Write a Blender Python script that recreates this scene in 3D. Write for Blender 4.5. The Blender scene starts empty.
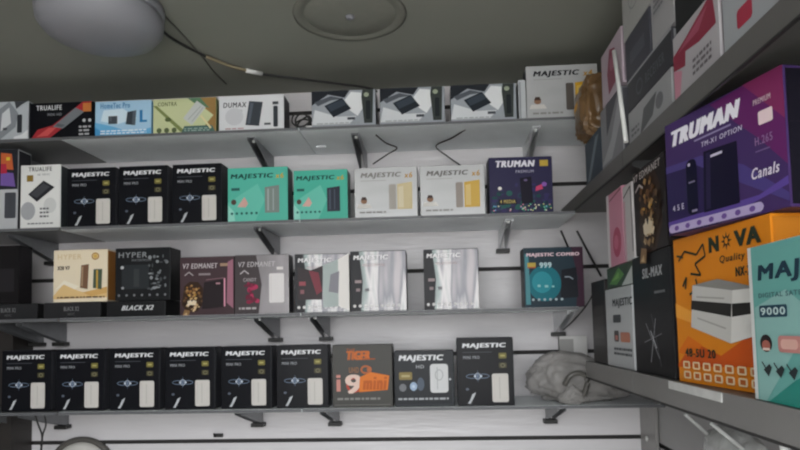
import bpy, bmesh, math, random
from mathutils import Vector, Matrix
random.seed(7)
scene = bpy.context.scene
COL = scene.collection
Z0 = 1.50            # eye height above the shop floor
D = 1.95             # eye to the slatted wall
F = 630.0            # focal length in pixels of an 800 px wide frame
CX, CY = 400.0, 288.0
VX, VY, ROLL = 439.0, 327.0, -0.021

# ------------------------------------------------------------------ camera
ya = Vector(((VX-CX)/F, (VY-CY)/F, 1)).normalized()
ha = Vector((1, ROLL, 0))
xa = (ha - ha.dot(ya)*ya).normalized()
za = xa.cross(ya)
R = Matrix((xa, ya, za)) @ Matrix(((1,0,0),(0,-1,0),(0,0,-1)))
cam_d = bpy.data.cameras.new('camera')
cam_d.sensor_fit = 'HORIZONTAL'; cam_d.sensor_width = 36; cam_d.lens = 36*F/800
cam_d.shift_y = (CY-225)/800
cam_d.clip_start = .02
cam = bpy.data.objects.new('camera', cam_d); COL.objects.link(cam)
cam.matrix_world = Matrix.Translation((0,-D,Z0)) @ R.to_4x4()
scene.camera = cam

def at(px, py, plane='y', val=0.0):
    """point of a plane (val in room coordinates, z relative to eye height) seen at a pixel"""
    d = Vector(((px-CX)/F, (py-CY)/F, 1))
    w = Vector((d.dot(xa), d.dot(ya), d.dot(za)))
    t = {'y': (val+D)/w.y, 'x': val/w.x, 'z': val/w.z}[plane]
    p = w*t
    return Vector((p.x, p.y-D, p.z+Z0))

# ------------------------------------------------------------------ materials
def lin(h):
    if isinstance(h, str):
        c = [int(h[i:i+2],16)/255 for i in (0,2,4)]
    else: c = [v/255 for v in h]
    return tuple(v/12.92 if v <= .04045 else ((v+.055)/1.055)**2.4 for v in c)+(1,)

_m = {}
def mat(name, col, rough=.5, metal=0, coat=0, noise=0, nscale=(40,40,40), bump=0, bscale=(60,60,60), alpha=1, trans=0, foil=None, spec=.5):
    if name in _m: return _m[name]
    m = bpy.data.materials.new(name); m.use_nodes = True; _m[name] = m
    nt = m.node_tree; b = nt.nodes['Principled BSDF']
    c = lin(col)
    b.inputs['Base Color'].default_value = c
    b.inputs['Roughness'].default_value = rough
    b.inputs['Metallic'].default_value = metal
    b.inputs['Specular IOR Level'].default_value = spec
    if coat:
        b.inputs['Coat Weight'].default_value = coat; b.inputs['Coat Roughness'].default_value = .2
    if alpha < 1: b.inputs['Alpha'].default_value = alpha
    if trans: b.inputs['Transmission Weight'].default_value = trans
    tc = nt.nodes.new('ShaderNodeTexCoord')
    def noise_node(sc, det=3):
        mp = nt.nodes.new('ShaderNodeMapping'); mp.inputs['Scale'].default_value = sc
        nt.links.new(tc.outputs['Object'], mp.inputs['Vector'])
        n = nt.nodes.new('ShaderNodeTexNoise'); n.inputs['Scale'].default_value = 1; n.inputs['Detail'].default_value = det
        nt.links.new(mp.outputs[0], n.inputs['Vector']); return n
    if noise:
        n = noise_node(nscale); r = nt.nodes.new('ShaderNodeValToRGB')
        r.color_ramp.elements[0].position = .3; r.color_ramp.elements[1].position = .7
        r.color_ramp.elements[0].color = tuple(v*(1-noise) for v in c[:3])+(1,)
        r.color_ramp.elements[1].color = tuple(min(1,v*(1+noise)) for v in c[:3])+(1,)
        nt.links.new(n.outputs['Fac'], r.inputs['Fac']); nt.links.new(r.outputs['Color'], b.inputs['Base Color'])
    if foil:
        n = noise_node(nscale, 2); r = nt.nodes.new('ShaderNodeValToRGB'); cr = r.color_ramp
        for i, (p, h) in enumerate(foil):
            e = cr.elements[i] if i < 2 else cr.elements.new(p)
            e.position = p; e.color = lin(h)
        nt.links.new(n.outputs['Fac'], r.inputs['Fac']); nt.links.new(r.outputs['Color'], b.inputs['Base Color'])
    if bump:
        n = noise_node(bscale); bp = nt.nodes.new('ShaderNodeBump'); bp.inputs['Strength'].default_value = bump
        bp.inputs['Distance'].default_value = .004
        nt.links.new(n.outputs['Fac'], bp.inputs['Height'])
        nt.links.new(bp.outputs['Normal'], b.inputs['Coat Normal' if coat else 'Normal'])
    return m

def pr(h, rough=.42):        # printed, shrink-wrapped board of one colour
    return mat('print_'+h, h, rough, coat=.07, bump=.25, bscale=(22,22,9), spec=.12)

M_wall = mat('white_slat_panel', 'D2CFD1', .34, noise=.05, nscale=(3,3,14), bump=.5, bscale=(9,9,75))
M_wallr = mat('side_slat_panel_shaded', '8F8E8D', .4, noise=.05, nscale=(3,3,14), bump=.2, bscale=(9,9,75))  # same slat panel as the back, its shade put into a darker grey
M_groove = mat('groove_shadow_gap', '2E2C2B', .7)
M_ceil = mat('ceiling_paint', '87877F', .8, noise=.06, nscale=(3,3,3))
M_floor = mat('floor_tile', 'D8D4CC', .5, noise=.1, nscale=(6,6,6))
M_left = mat('left_wall_paint', '6E6A66', .6, noise=.08)
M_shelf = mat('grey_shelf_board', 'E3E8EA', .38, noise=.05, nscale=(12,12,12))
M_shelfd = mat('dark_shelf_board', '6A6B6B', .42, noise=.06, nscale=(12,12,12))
M_edge = mat('shelf_edge_band', '5E5F62', .5)
M_rshelf = mat('charcoal_shelf_metal', '5C5A58', .45, noise=.05, nscale=(10,10,10))
M_steel = mat('bracket_steel', '85878A', .42, metal=.5, noise=.05)
M_zinc = mat('bracket_bright_zinc', 'D9DBDD', .35, metal=.2, noise=.05)
M_rubber = mat('bracket_hook_black', '1E1D1C', .5, noise=.05)
M_cable = mat('cable_black', '2A2A29', .5, noise=.05)
M_cablet = mat('cable_tan', '8C8068', .5, noise=.05)
M_white = mat('white_plastic', 'D8D8D6', .4, noise=.03)
M_lamp = mat('lamp_opal', '84848A', .45, noise=.03, nscale=(5,5,5))
M_fan = mat('ceiling_fitting_grey', '807F77', .75, noise=.04)
M_fand = mat('ceiling_fitting_dark', '74736B', .75, noise=.04)
M_bag = mat('clear_plastic_grey', 'A5A29F', .36, noise=.2, nscale=(12,12,12), bump=.6, bscale=(20,20,20), alpha=.55, spec=.3)
M_bagd = mat('clear_plastic_pale', 'B9BAB8', .22, noise=.15, nscale=(18,18,18), bump=.8, bscale=(40,40,40), alpha=.7)
M_bagb = mat('brown_plastic_wrap', '6E5437', .3, noise=.3, nscale=(14,14,10), bump=.8, bscale=(24,24,12))
M_board = mat('carton_board', 'B9AE9B', .7, noise=.06)
SIL = mat('silver_foil', 'B3B4B5', .38, metal=.12, coat=.45, noise=.06, nscale=(6,6,18), bump=.35, bscale=(9,9,16))
IRI = mat('iridescent_foil_sheen', '999999', .34, metal=.15, coat=.35, nscale=(26,26,3), bump=.5, bscale=(34,34,4),
          foil=[(.3,'2A2A30'), (.7,'8F888B'), (.42,'6C7B78'), (.5,'B0ACAC'), (.58,'55565F')])  # light and dark streaks of foil sheen put into the base colour

# ------------------------------------------------------------------ mesh helpers
def link(name, me, parent=None, loc=(0,0,0)):
    o = bpy.data.objects.new(name, me); COL.objects.link(o)
    if parent: o.parent = parent
    o.location = loc
    return o
def tag(o, label=None, cat=None, group=None, kind=None):
    if label: o['label'] = label
    if cat: o['category'] = cat
    if group: o['group'] = group
    if kind: o['kind'] = kind
    return o
def empty(name, loc, rz=0):
    o = bpy.data.objects.new(name, None); COL.objects.link(o); o.location = loc; o.rotation_euler.z = rz
    o.empty_display_size = .05
    return o
class MB:
    def __init__(s): s.bm = bmesh.new(); s.mats = []
    def mi(s, m):
        if m not in s.mats: s.mats.append(m)
        return s.mats.index(m)
    def box(s, x0,x1,y0,y1,z0,z1, m, bev=0):
        t = bmesh.new()
        bmesh.ops.create_cube(t, size=1)
        for v in t.verts: v.co = Vector(((x0+x1)/2+v.co.x*(x1-x0), (y0+y1)/2+v.co.y*(y1-y0), (z0+z1)/2+v.co.z*(z1-z0)))
        if bev: bmesh.ops.bevel(t, geom=t.edges[:], offset=bev, segments=2, affect='EDGES', profile=.7)
        s.add(t, m); return s
    def add(s, t, m):
        i = s.mi(m); vm = {v: s.bm.verts.new(v.co) for v in t.verts}
        for f in t.faces:
            try: nf = s.bm.faces.new([vm[v] for v in f.verts]); nf.material_index = i; nf.smooth = f.smooth
            except ValueError: pass
        t.free()
    def prism(s, pts, axis, a, b, m, bev=0):
        """pts 2-D outline, extruded along axis from a to b"""
        t = bmesh.new()
        def mk(p, q): return {'x': (q,p[0],p[1]), 'y': (p[0],q,p[1]), 'z': (p[0],p[1],q)}[axis]
        A = [t.verts.new(mk(p,a)) for p in pts]; B = [t.verts.new(mk(p,b)) for p in pts]
        n = len(pts)
        t.faces.new(A); t.faces.new(B[::-1])
        for i in range(n): t.faces.new((A[i], B[i], B[(i+1)%n], A[(i+1)%n]))
        bmesh.ops.recalc_face_normals(t, faces=t.faces[:])
        if bev: bmesh.ops.bevel(t, geom=t.edges[:], offset=bev, segments=2, affect='EDGES')
        s.add(t, m); return s
    def tube(s, pts, r, m, seg=8):
        t = bmesh.new(); pts = [Vector(p) for p in pts]; rings = []
        up = Vector((0.13,.21,1)).normalized()
        for i, p in enumerate(pts):
            d = (pts[min(i+1,len(pts)-1)]-pts[max(i-1,0)]).normalized()
            a = d.cross(up)
            if a.length < .05: a = d.cross(Vector((1,0,0)))
            a.normalize(); b = d.cross(a)
            rr = r[i] if isinstance(r,(list,tuple)) else r
            rings.append([t.verts.new(p+a*rr*math.cos(2*math.pi*k/seg)+b*rr*math.sin(2*math.pi*k/seg)) for k in range(seg)])
        for A,B in zip(rings, rings[1:]):
            for k in range(seg):
                f = t.faces.new((A[k],A[(k+1)%seg],B[(k+1)%seg],B[k])); f.smooth = True
        t.faces.new(rings[0][::-1]); t.faces.new(rings[-1])
        bmesh.ops.recalc_face_normals(t, faces=t.faces[:])
        s.add(t, m); return s
    def lathe(s, prof, m, seg=48, c=(0,0,0), axis='z'):
        t = bmesh.new(); rings = []
        for r, h in prof:
            ring = []
            for k in range(seg):
                a = 2*math.pi*k/seg
                co = (c[0]+r*math.cos(a), c[1]+r*math.sin(a), c[2]+h) if axis == 'z' else (c[0]+r*math.cos(a), c[1]+h, c[2]+r*math.sin(a))
                ring.append(t.verts.new(co))
            rings.append(ring)
        for A,B in zip(rings, rings[1:]):
            for k in range(seg):
                f = t.faces.new((A[k],A[(k+1)%seg],B[(k+1)%seg],B[k])); f.smooth = True
        t.faces.new(rings[0]); t.faces.new(rings[-1])
        bmesh.ops.recalc_face_normals(t, faces=t.faces[:])
        s.add(t, m); return s
    def build(s, name, parent=None, loc=(0,0,0)):
        me = bpy.data.meshes.new(name); s.bm.to_mesh(me); s.bm.free()
        for m in s.mats: me.materials.append(m)
        return link(name, me, parent, loc)
def smooth_path(pts, n=6):
    pts = [Vector(p) for p in pts]; out = []
    P = [pts[0]]+pts+[pts[-1]]
    for i in range(1, len(P)-2):
        a,b,c,d = P[i-1:i+3]
        for k in range(n):
            t = k/n
            out.append(.5*((2*b)+(c-a)*t+(2*a-5*b+4*c-d)*t*t+(3*b-a-3*c+d)*t**3))
    out.append(pts[-1]); return out

# lettering
_txt = {}
def text_mesh(s, bold):
    k = (s, bold)
    if k in _txt: return _txt[k]
    cu = bpy.data.curves.new('lettering', 'FONT'); cu.body = s; cu.resolution_u = 3; cu.offset = bold; cu.space_character = 1.18; cu.fill_mode = 'FRONT'
    o = bpy.data.objects.new('lettering', cu); COL.objects.link(o)
    dg = bpy.context.evaluated_depsgraph_get()
    me = bpy.data.meshes.new_from_object(o.evaluated_get(dg))
    vs = [v.co.copy() for v in me.vertices]; fs = [tuple(p.vertices) for p in me.polygons]
    bpy.data.objects.remove(o); bpy.data.meshes.remove(me); bpy.data.curves.remove(cu)
    x0 = min(v.x for v in vs); x1 = max(v.x for v in vs); y0 = min(v.y for v in vs); y1 = max(v.y for v in vs)
    vs = [((v.x-x0)/(x1-x0), (v.y-y0)/(y1-y0)) for v in vs]
    _txt[k] = (vs, fs); return _txt[k]

# ------------------------------------------------------------------ cartons
class Carton:
    """a shrink-wrapped carton: root mesh = the folded board, children = what is printed or stuck on it"""
    def __init__(s, label, w, h, d, front, side=None, loc=(0,0,0), rz=0, group=None, name='receiver_carton', cat='box', tilt=0):
        s.w, s.h, s.d = w, h, d; s.layer = 0
        side = side or front
        mb = MB()
        mb.box(-w/2,w/2,-d/2,d/2,0,h, front, .0016)
        # lid flap folded over the top, dust-flap seams on the ends, glue seam at the back
        mb.box(-w/2+.002,w/2-.002,-d/2+.003,d/2-.001,h-.0002,h+.0007, side)
        for sx in (-1,1):
            mb.box(sx*w/2-.0005,sx*w/2+.0006,-d/2+.0035,d/2-.0035,.004,h-.004, side)
            mb.box(sx*w/2-.0005,sx*w/2+.0011,-d/2+.006,d/2-.006,h*.60,h-.006, side)
        mb.box(-w/2+.006,-w/2+.02,d/2-.0003,d/2+.0006,.003,h-.003, side)
        s.o = mb.build(name); s.o.location = loc; s.o.rotation_euler.z = rz; s.o.rotation_euler.x = tilt
        tag(s.o, label, cat, group)
    def p(s, name, shapes, label=None):
        bm = bmesh.new(); mats = []
        for sh in shapes:
            m, kind, a = sh[0], sh[1], sh[2:]
            if isinstance(m, str): m = pr(m)
            if m not in mats: mats.append(m)
            i = mats.index(m)
            s.layer += 1; y = -s.d/2 - .00025 - .00006*s.layer
            polys = []
            if kind == 'r':
                u0,v0,u1,v1 = a; polys = [[(u0,v0),(u1,v0),(u1,v1),(u0,v1)]]
            elif kind == 'p': polys = [list(a)]
            elif kind in ('e','ring'):
                u,v,ru,rv = a[:4]; n = 28
                out = [(u+ru*math.cos(2*math.pi*k/n), v+rv*math.sin(2*math.pi*k/n)) for k in range(n)]
                if kind == 'e': polys = [out]
                else:
                    t = a[4]; inn = [(u+(ru-t)*math.cos(2*math.pi*k/n), v+(rv-t*s.w/s.h)*math.sin(2*math.pi*k/n)) for k in range(n)]
                    polys = [[out[k],out[(k+1)%n],inn[(k+1)%n],inn[k]] for k in range(n)]
            elif kind == 'rr':
                u0,v0,u1,v1,r = a; rv = r*s.w/s.h; o = []
                for cx,cy,a0 in ((u1-r,v0+rv,-90),(u1-r,v1-rv,0),(u0+r,v1-rv,90),(u0+r,v0+rv,180)):
                    for k in range(5):
                        t = math.radians(a0+k*22.5); o.append((cx+r*math.cos(t), cy+rv*math.sin(t)))
                polys = [o]
            elif kind == 'line':
                t = a[-1]; pts = a[:-1]
                for (ua,va),(ub,vb) in zip(pts, pts[1:]):
                    dx,dz = (ub-ua)*s.w,(vb-va)*s.h; L = math.hypot(dx,dz) or 1
                    nu,nv = -dz/L*t/2, dx/L*t/2*s.w/s.h
                    polys.append([(ua-nu,va-nv),(ub-nu,vb-nv),(ub+nu,vb+nv),(ua+nu,va+nv)])
            elif kind == 't':
                st,u0,v0,u1,v1 = a[:5]; sh_ = a[5] if len(a) > 5 else 0; bold = (a[6] if len(a) > 6 else .012)*6
                vs, fs = text_mesh(st, 0)
                bu = bold*.16*(v1-v0)*s.h/s.w*2.2; bv = bu*.30*s.w/s.h    # stroke weight: the outline repeated a hair apart
                for du, dv in ((-bu,-bv),(bu,-bv),(-bu,bv),(bu,bv),(0,0)):
                    s.layer += 1; y = -s.d/2 - .00025 - .00006*s.layer
                    V = [bm.verts.new((((u0+x*(u1-u0)+sh_*z*(v1-v0)+du)-.5)*s.w, y, (v0+z*(v1-v0)+dv)*s.h)) for x,z in vs]
                    for f in fs:
                        try: nf = bm.faces.new([V[k] for k in f]); nf.material_index = i
                        except ValueError: pass
            for P in polys:
                V = [bm.verts.new(((u-.5)*s.w, y, v*s.h)) for u,v in P]
                nf = bm.faces.new(V); nf.material_index = i
        for f in bm.faces:
            f.normal_update()
            if f.normal.y > 0: f.normal_flip()
        me = bpy.data.meshes.new(name); bm.to_mesh(me); bm.free()
        for m in mats: me.materials.append(m)
        o = link(name, me, s.o)
        if label: o['label'] = label
        return o
    def icons(s, name, n, u0, u1, v, r, m, m2=None):
        sh = []
        for k in range(n):
            u = u0+(u1-u0)*k/(n-1) if n > 1 else u0
            sh.append((m,'e',u,v,r,r*s.w/s.h))
            if m2: sh.append((m2,'e',u,v,r*.5,r*.5*s.w/s.h))
        s.p(name, sh)
    def smalltext(s, name, u0, v0, u1, v1, lines, m):
        """rows of print too small to read, as broken dashes"""
        rnd = random.Random(int(u0*1000+v0*7777)); sh = []
        for k in range(lines):
            v = v1-(v1-v0)*(k+.5)/lines; u = u0; t = (v1-v0)/lines*.5
            while u < u1-.01:
                L = min(rnd.uniform(.03,.1), u1-u); sh.append((m,'r',u,v-t/2,u+L,v+t/2)); u += L+.02
        s.p(name, sh)

def copy_tree(o, parent=None):
    c = o.copy(); COL.objects.link(c)
    if parent: c.parent = parent
    for ch in list(o.children): copy_tree(ch, c)
    return c

SH = [0.5615, 0.3035, 0.0465, -0.2130]      # tops of the four wall shelves, relative to eye height
YF = -.232                                   # where the fronts of the cartons stand
def fit(L, Rr, top, row, y=YF, base=None):
    """centre x, width, height of a carton standing on a shelf between two pixel columns"""
    mid = (L+Rr)/2
    zb = SH[row] if base is None else base
    py = {0:135,1:222,2:312,3:409}[row]
    x0 = at(L,py,'y',y).x; x1 = at(Rr,py,'y',y).x
    zt = at(mid,top,'y',y).z-Z0
    return (x0+x1)/2, x1-x0, zt-zb, zb
def shelf_carton(label, L, Rr, top, row, d, front, side=None, y=YF, base=None, group=None, rz=0, **k):
    x,w,h,zb = fit(L,Rr,top,row,y,base)
    return Carton(label, w, h, d, front, side, (x, y+d/2, Z0+zb+.0004), rz, group, **k)

# ================================================================== THE SETTING
XR, XL, YB = .604, -1.62, -2.75
OX0, OX1, OZ0, OZ1 = -1.0, .60, -.52, .75      # the unseen hatch: sides, sill, head, set to tune the light
ZC = .757
def struct(o): o['kind'] = 'structure'; return o
gro = [.175+.2575*k for k in range(-7,3)]
def slat_profile(depth=.02):
    pts = [(0,-Z0)]
    for g in gro:
        if g+.006 < ZC and g-.006 > -Z0:
            pts += [(0,g-.006),(.011,g-.006),(.011,g+.006),(0,g+.006)]
    pts += [(0,ZC),(depth,ZC),(depth,-Z0)]
    return pts
mb = MB(); mb.prism([(p[0],p[1]+Z0) for p in slat_profile()], 'x', XL, XR+.02, M_wall)
gi = mb.mi(M_groove); mb.bm.normal_update()
for f in mb.bm.faces:
    c = f.calc_center_median()
    if .0005 < c.y < .0115 and (abs(f.normal.z) > .9 or c.y > .0105): f.material_index = gi
struct(mb.build('wall_back'))
mb = MB()
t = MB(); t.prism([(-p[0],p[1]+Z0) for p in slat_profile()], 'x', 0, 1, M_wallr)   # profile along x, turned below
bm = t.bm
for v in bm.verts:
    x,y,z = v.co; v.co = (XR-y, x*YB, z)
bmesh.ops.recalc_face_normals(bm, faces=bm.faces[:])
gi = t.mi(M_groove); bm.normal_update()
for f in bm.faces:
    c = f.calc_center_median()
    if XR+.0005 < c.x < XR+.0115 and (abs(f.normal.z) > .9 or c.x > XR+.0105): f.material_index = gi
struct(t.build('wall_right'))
mb = MB().box(XL-.03,XL,YB,.03,0,Z0+ZC, M_left); struct(mb.build('wall_left'))
mb = MB().box(XL-.03,XR+.03,YB,.03,-.03,0, M_floor); struct(mb.build('floor'))
mb = MB().box(XL-.03,XR+.03,YB,.03,Z0+ZC,Z0+ZC+.03, M_ceil); struct(mb.build('ceiling'))
# unseen shop front behind the viewer, low wall and hatch shaped to steer the light
mb = MB().box(XL-.03,XR+.03,YB-.06,YB,0,Z0+OZ0, M_left).box(XL-.03,OX0,YB-.06,YB,Z0+OZ0,Z0+ZC, M_left)
mb.box(OX0,XR+.03,YB-.06,YB,Z0+OZ1,Z0+ZC, M_left); struct(mb.build('wall_front_unseen'))
mb = MB().box(XL-4,XR+4,YB-7,YB-.06,-.03,0, M_floor); struct(mb.build('ground'))
# corner cover strip between the two slat walls
mb = MB().box(XR-.010,XR-.0015,-.135,-.001,.02,Z0-.235, mat('corner_strip_grey','8A8886',.4,noise=.05), .001)
mb.tube([(XR-.0099,-.06,Z0-.335),(XR-.013,-.06,Z0-.335)], .008, M_white)
struct(mb.build('trim_1'))
# dark upright panel at the left end
xl = at(11,430,'y',-.10).x
mb = MB().box(xl-.05,xl,-.10,-.001,.02,Z0+.02, mat('dark_upright_panel','2B2725',.5,noise=.1), .001)
struct(mb.build('trim_2'))

# ================================================================== WALL SHELVES AND BRACKETS
rowname = ['top shelf','second shelf','third shelf','bottom shelf']
J1 = at(60,230,'y',-.25).x; J2 = at(300,230,'y',-.25).x
ends = [.47,.372,.372,.585]
secname = ['left','middle','right']
for r, z in enumerate(SH):
    segs = [(XL+.01,J1-.002),(J1+.002,J2-.001),(J2+.001,ends[r])]
    for k,(a,b) in enumerate(segs):
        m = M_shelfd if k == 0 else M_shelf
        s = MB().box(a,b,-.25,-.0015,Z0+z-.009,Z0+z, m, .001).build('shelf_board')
        tag(s, f'{"dark " if k==0 else ""}grey board forming the {secname[k]} section of the {rowname[r]} on the wall', 'shelf', 'wall shelf boards')
        e = MB().box(a+.001,b-.001,-.2518,-.2498,Z0+z-.0085,Z0+z-.0005, M_edge).build('edge_band', s)
def bracket(px, py, r, where, drop=.066, M_steel=M_steel):
    x = at(px,py,'y',0).x; z = Z0+SH[r]-.0092; k = drop-.0005
    root = empty('shelf_bracket', (x,-.0006,z-drop))
    tag(root, f'steel bracket under the {rowname[r]} {where}', 'bracket', 'shelf brackets on the slatted wall')
    for sx in (-1,1):
        pts = [(-.0005,0.006),(-.0005,k),(-.215,k),(-.215,k-.009),(-.10,k-.040),(-.02,.006)]
        MB().prism([(p[0],p[1]) for p in pts], 'x', sx*.0095-.001, sx*.0095+.001, M_steel, .0004).build('side_plate', root)
    MB().box(-.0085,.0085,-.21,-.004,k-.002,k, M_steel).build('top_flange', root)
    MB().box(-.020,.020,-.032,-.0002,-.006,.0058, M_rubber, .002).build('hook_foot', root, )
    MB().tube([(0,-.185,k-.002),(0,-.185,k-.008)], .005, M_white).build('screw_head', root)
bracket(42,165,0,'above the white carton at the left', .056)
bracket(271,160,0,'at the gap left of the three matching grey cartons')
bracket(364,160,0,'just below the gap between first two matching grey cartons')
bracket(526,150,0,'above the purple carton', M_steel=M_zinc)
bracket(56,250,1,'above the cream and gold carton')
bracket(277,248,1,'below the left teal carton')
bracket(502,243,1,'below the purple carton', M_steel=M_zinc)
bracket(41,336,2,'at the far left, first of a close pair')
bracket(64,336,2,'at the far left, second of a close pair')
bracket(277,332,2,'below the grey and pink carton')
bracket(327,330,2,'below the foil carton with the white corner')
bracket(557,328,2,'below the teal and black carton', M_steel=M_zinc)
bracket(25,420,3,'at the left end beside the hanging cables')
bracket(66,418,3,'below the second black carton from the left')
bracket(260,416,3,'below the fifth black carton from the left')
bracket(336,414,3,'below the charcoal and orange carton')
bracket(549,413,3,'below the plastic sack')

# ================================================================== ROW 1 (TOP SHELF)
K = '121318'; W = 'E2E3E6'
c = shelf_carton('pale grey mottled carton cut off by the left end of the top shelf', -22,28,102,0,.07, pr('B9BEC3'), pr('35363A'))
c.p('smoke_print', [('8B9096','p',(.40,.0),(.75,.35),(.8,.7),(.62,1),(.40,.8)), ('D4D7DA','p',(.45,.25),(.66,.45),(.62,.85),(.48,.7))])
c.p('device_picture', [('33363B','rr',.78,.2,.88,.66,.02)])
c.p('dark_mark', [('4A4D52','r',.5,.28,.58,.34)])
c.p('dark_corner', [('46484C','p',(.86,.9),(1,1),(.72,1),(.76,.8))])
c.p('bottom_panel', [('E4E6E8','p',(.72,0),(1,0),(1,.28),(.88,.16),(.72,.1))])

c = shelf_carton('black carton with a red diagonal product band on the top shelf', 30,93,102.5,0,.06, pr(K))
c.p('red_band', [('A8323A','p',(.02,.03),(.28,.0),(.9,.78),(.98,1),(.84,1),(.55,.62),(.36,.38),(.12,.28)),('D05A58','p',(.1,.08),(.28,.1),(.42,.32),(.3,.32))])
c.p('device_picture', [('74797E','p',(.36,.34),(.52,.28),(.86,.72),(.72,.84)),('5A6066','p',(.4,.36),(.51,.32),(.56,.38),(.44,.43))])
c.p('title', [(W,'t','TRUALIFE',.10,.80,.50,.93)])
c.p('subtitle', [('8C8F94','t','MINI HD',.28,.64,.5,.71)])
c.p('gold_seal', [('C77A42','r',.84,.72,.97,.95)])
c.icons('feature_icons', 2,.86,.95,.48,.025,'C9CACC'); c.smalltext('spec_lines',.78,.06,.97,.36,3,'B9BBBE')

c = shelf_carton('light blue carton with two small dark devices on the top shelf', 95,151,101,0,.06, pr('A9CDE6'), pr('5B9CCB'))
c.p('blue_sweep', [('6FB4DF','p',(0,0),(1,0),(1,.22),(.62,.12),(.3,.3),(0,.42)),('4E9BD0','p',(0,0),(.2,0),(.12,.16),(0,.28)),('D4E7F3','p',(.1,.45),(.4,.35),(.75,.5),(.5,.78),(.15,.75))])
c.p('title', [('3F7FB4','t','HomeTec Pro',.10,.80,.62,.95)])
c.p('device_picture', [('4B5157','r',.24,.36,.40,.58),('5C646B','r',.26,.44,.30,.56)])
c.p('device_picture', [('3C444B','p',(.55,.34),(.72,.30),(.74,.72),(.58,.68)),('59636B','p',(.66,.32),(.72,.3),(.74,.72),(.68,.7))])
c.p('letter_mark', [('2F7DB4','r',.80,.38,.85,.72),('2F7DB4','r',.80,.38,.93,.44)])
c.smalltext('spec_lines',.10,.06,.92,.2,2,'E6F0F7')

c = shelf_carton('pale green and brown carton with tilted white device on the top shelf', 153,216,98.5,0,.06, pr('C9CFA2'), pr('6E7A52'))
c.p('dark_diagonal', [('7F8A55','p',(0,.82),(.06,.82),(.5,.1),(.44,.06)),('5A6640','e',.24,.42,.05,.06)])
c.p('brown_corner', [('9A7B4C','p',(.62,1),(1,1),(1,0),(.72,0),(.96,.5)),('4F6E66','p',(.44,0),(1,0),(.94,.22),(.5,.22)),('5F8064','p',(.55,1),(.75,1),(.9,.7),(.7,.8))])
c.p('device_picture', [('C5C9C7','p',(.48,.44),(.62,.24),(.84,.72),(.70,.92)),('A9AFAD','line',(.56,.40),(.76,.76),.015),('A9AFAD','line',(.62,.34),(.80,.72),.015)])
c.p('cream_stripe', [('DED3A4','line',(.76,.5),(.92,.14),.03)])
c.p('title', [('59623C','t','CONTRA',.08,.80,.38,.91)])
c.icons('feature_icons',3,.1,.34,.12,.04,'5F6A4A'); c.smalltext('spec_lines',.5,.06,.9,.17,2,'9FB3AC')

c = shelf_carton('white carton with dark handset and remote printed, on the top shelf', 219,284,95.5,0,.07, pr('D9DADD'), pr('2F3238'))
c.p('title', [('2E3136','t','DUMAX',.07,.68,.42,.82,.05)]); c.p('subtitle', [('75787C','t','HD PRO',.18,.55,.36,.61)])
c.p('device_picture', [('40454B','p',(.41,.18),(.62,.14),(.68,.80),(.47,.84)),('59606a','p',(.44,.22),(.48,.21),(.54,.78),(.49,.8))])
c.p('remote_picture', [('3A3E44','rr',.84,.10,.91,.68,.02)]); c.p('badge', [('4A4D52','r',.83,.72,.92,.80),('55585D','r',.70,.16,.8,.22)])
c.p('pale_disc', [('C9CACE','e',.24,.42,.14,.24)])
c.smalltext('spec_lines',.1,.06,.4,.12,1,'B58E90')

def grey_design(c):
    c.p('dark_top_corner', [('26292F','p',(0,1),(0,.62),(.26,.9),(.52,.80),(.60,1)),('565B62','p',(.04,.7),(.3,.86),(.5,.78),(.3,.74),(.1,.6))])
    c.p('pale_splash', [('DEE0E2','p',(.52,.74),(.62,.95),(.78,.92),(.80,.5),(.72,.3),(.6,.45)),('D2D5D8','p',(.0,.1),(.6,.1),(.7,.3),(.4,.3),(.05,.5))])
    c.p('device_picture', [('252A31','p',(.20,.60),(.48,.80),(.62,.50),(.34,.28)),('3A424C','p',(.24,.6),(.48,.76),(.55,.62),(.30,.44))])
    c.p('remote_panel', [('3A3F3D','p',(.82,.1),(.95,.1),(.97,1),(.80,1),(.78,.8)),('23272B','rr',.85,.2,.92,.7,.02),('9AA28C','e',.86,.86,.04,.06)])
    c.smalltext('spec_lines',.08,.05,.75,.15,2,'9A9DA1'); c.p('dark_mark', [('4A4E53','r',.56,.2,.68,.27)])
proto = shelf_carton('black and grey carton with tilted box picture, leftmost of three matching ones', 312,376,90.5,0,.06, pr('9DA2A9'), pr('24272C'), group='three matching grey cartons on the top shelf')
grey_design(proto)
for L,Rr,lab in ((379,447,'black and grey carton with tilted box picture, middle of three matching ones'),(451,518,'black and grey carton with tilted box picture, rightmost of three matching ones')):
    o = copy_tree(proto.o); x,w,h,zb = fit(L,Rr,85,0); o.location.x = x; o['label'] = lab
c = shelf_carton('narrow plain white carton edge left of the silver carton on the top shelf', 520,527,80,0,.06, pr('BEC1C4'))
c.p('side_stripe', [('8C9094','r',.1,.05,.3,.95)])
def orbit(c, u, v, col):
    c.p('orbit_emblem', [(col,'ring',u-.09,v,.12,.035,.012),(col,'ring',u+.09,v,.12,.035,.012),('B8C2D0','ring',u,v,.05,.05,.012),(col,'p',(u-.01,v),(u,v+.10),(u+.01,v),(u,v-.10)),('C9D2DE','e',u-.05,v,.018,.018),('C9D2DE','e',u+.06,v,.018,.018)])
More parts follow.
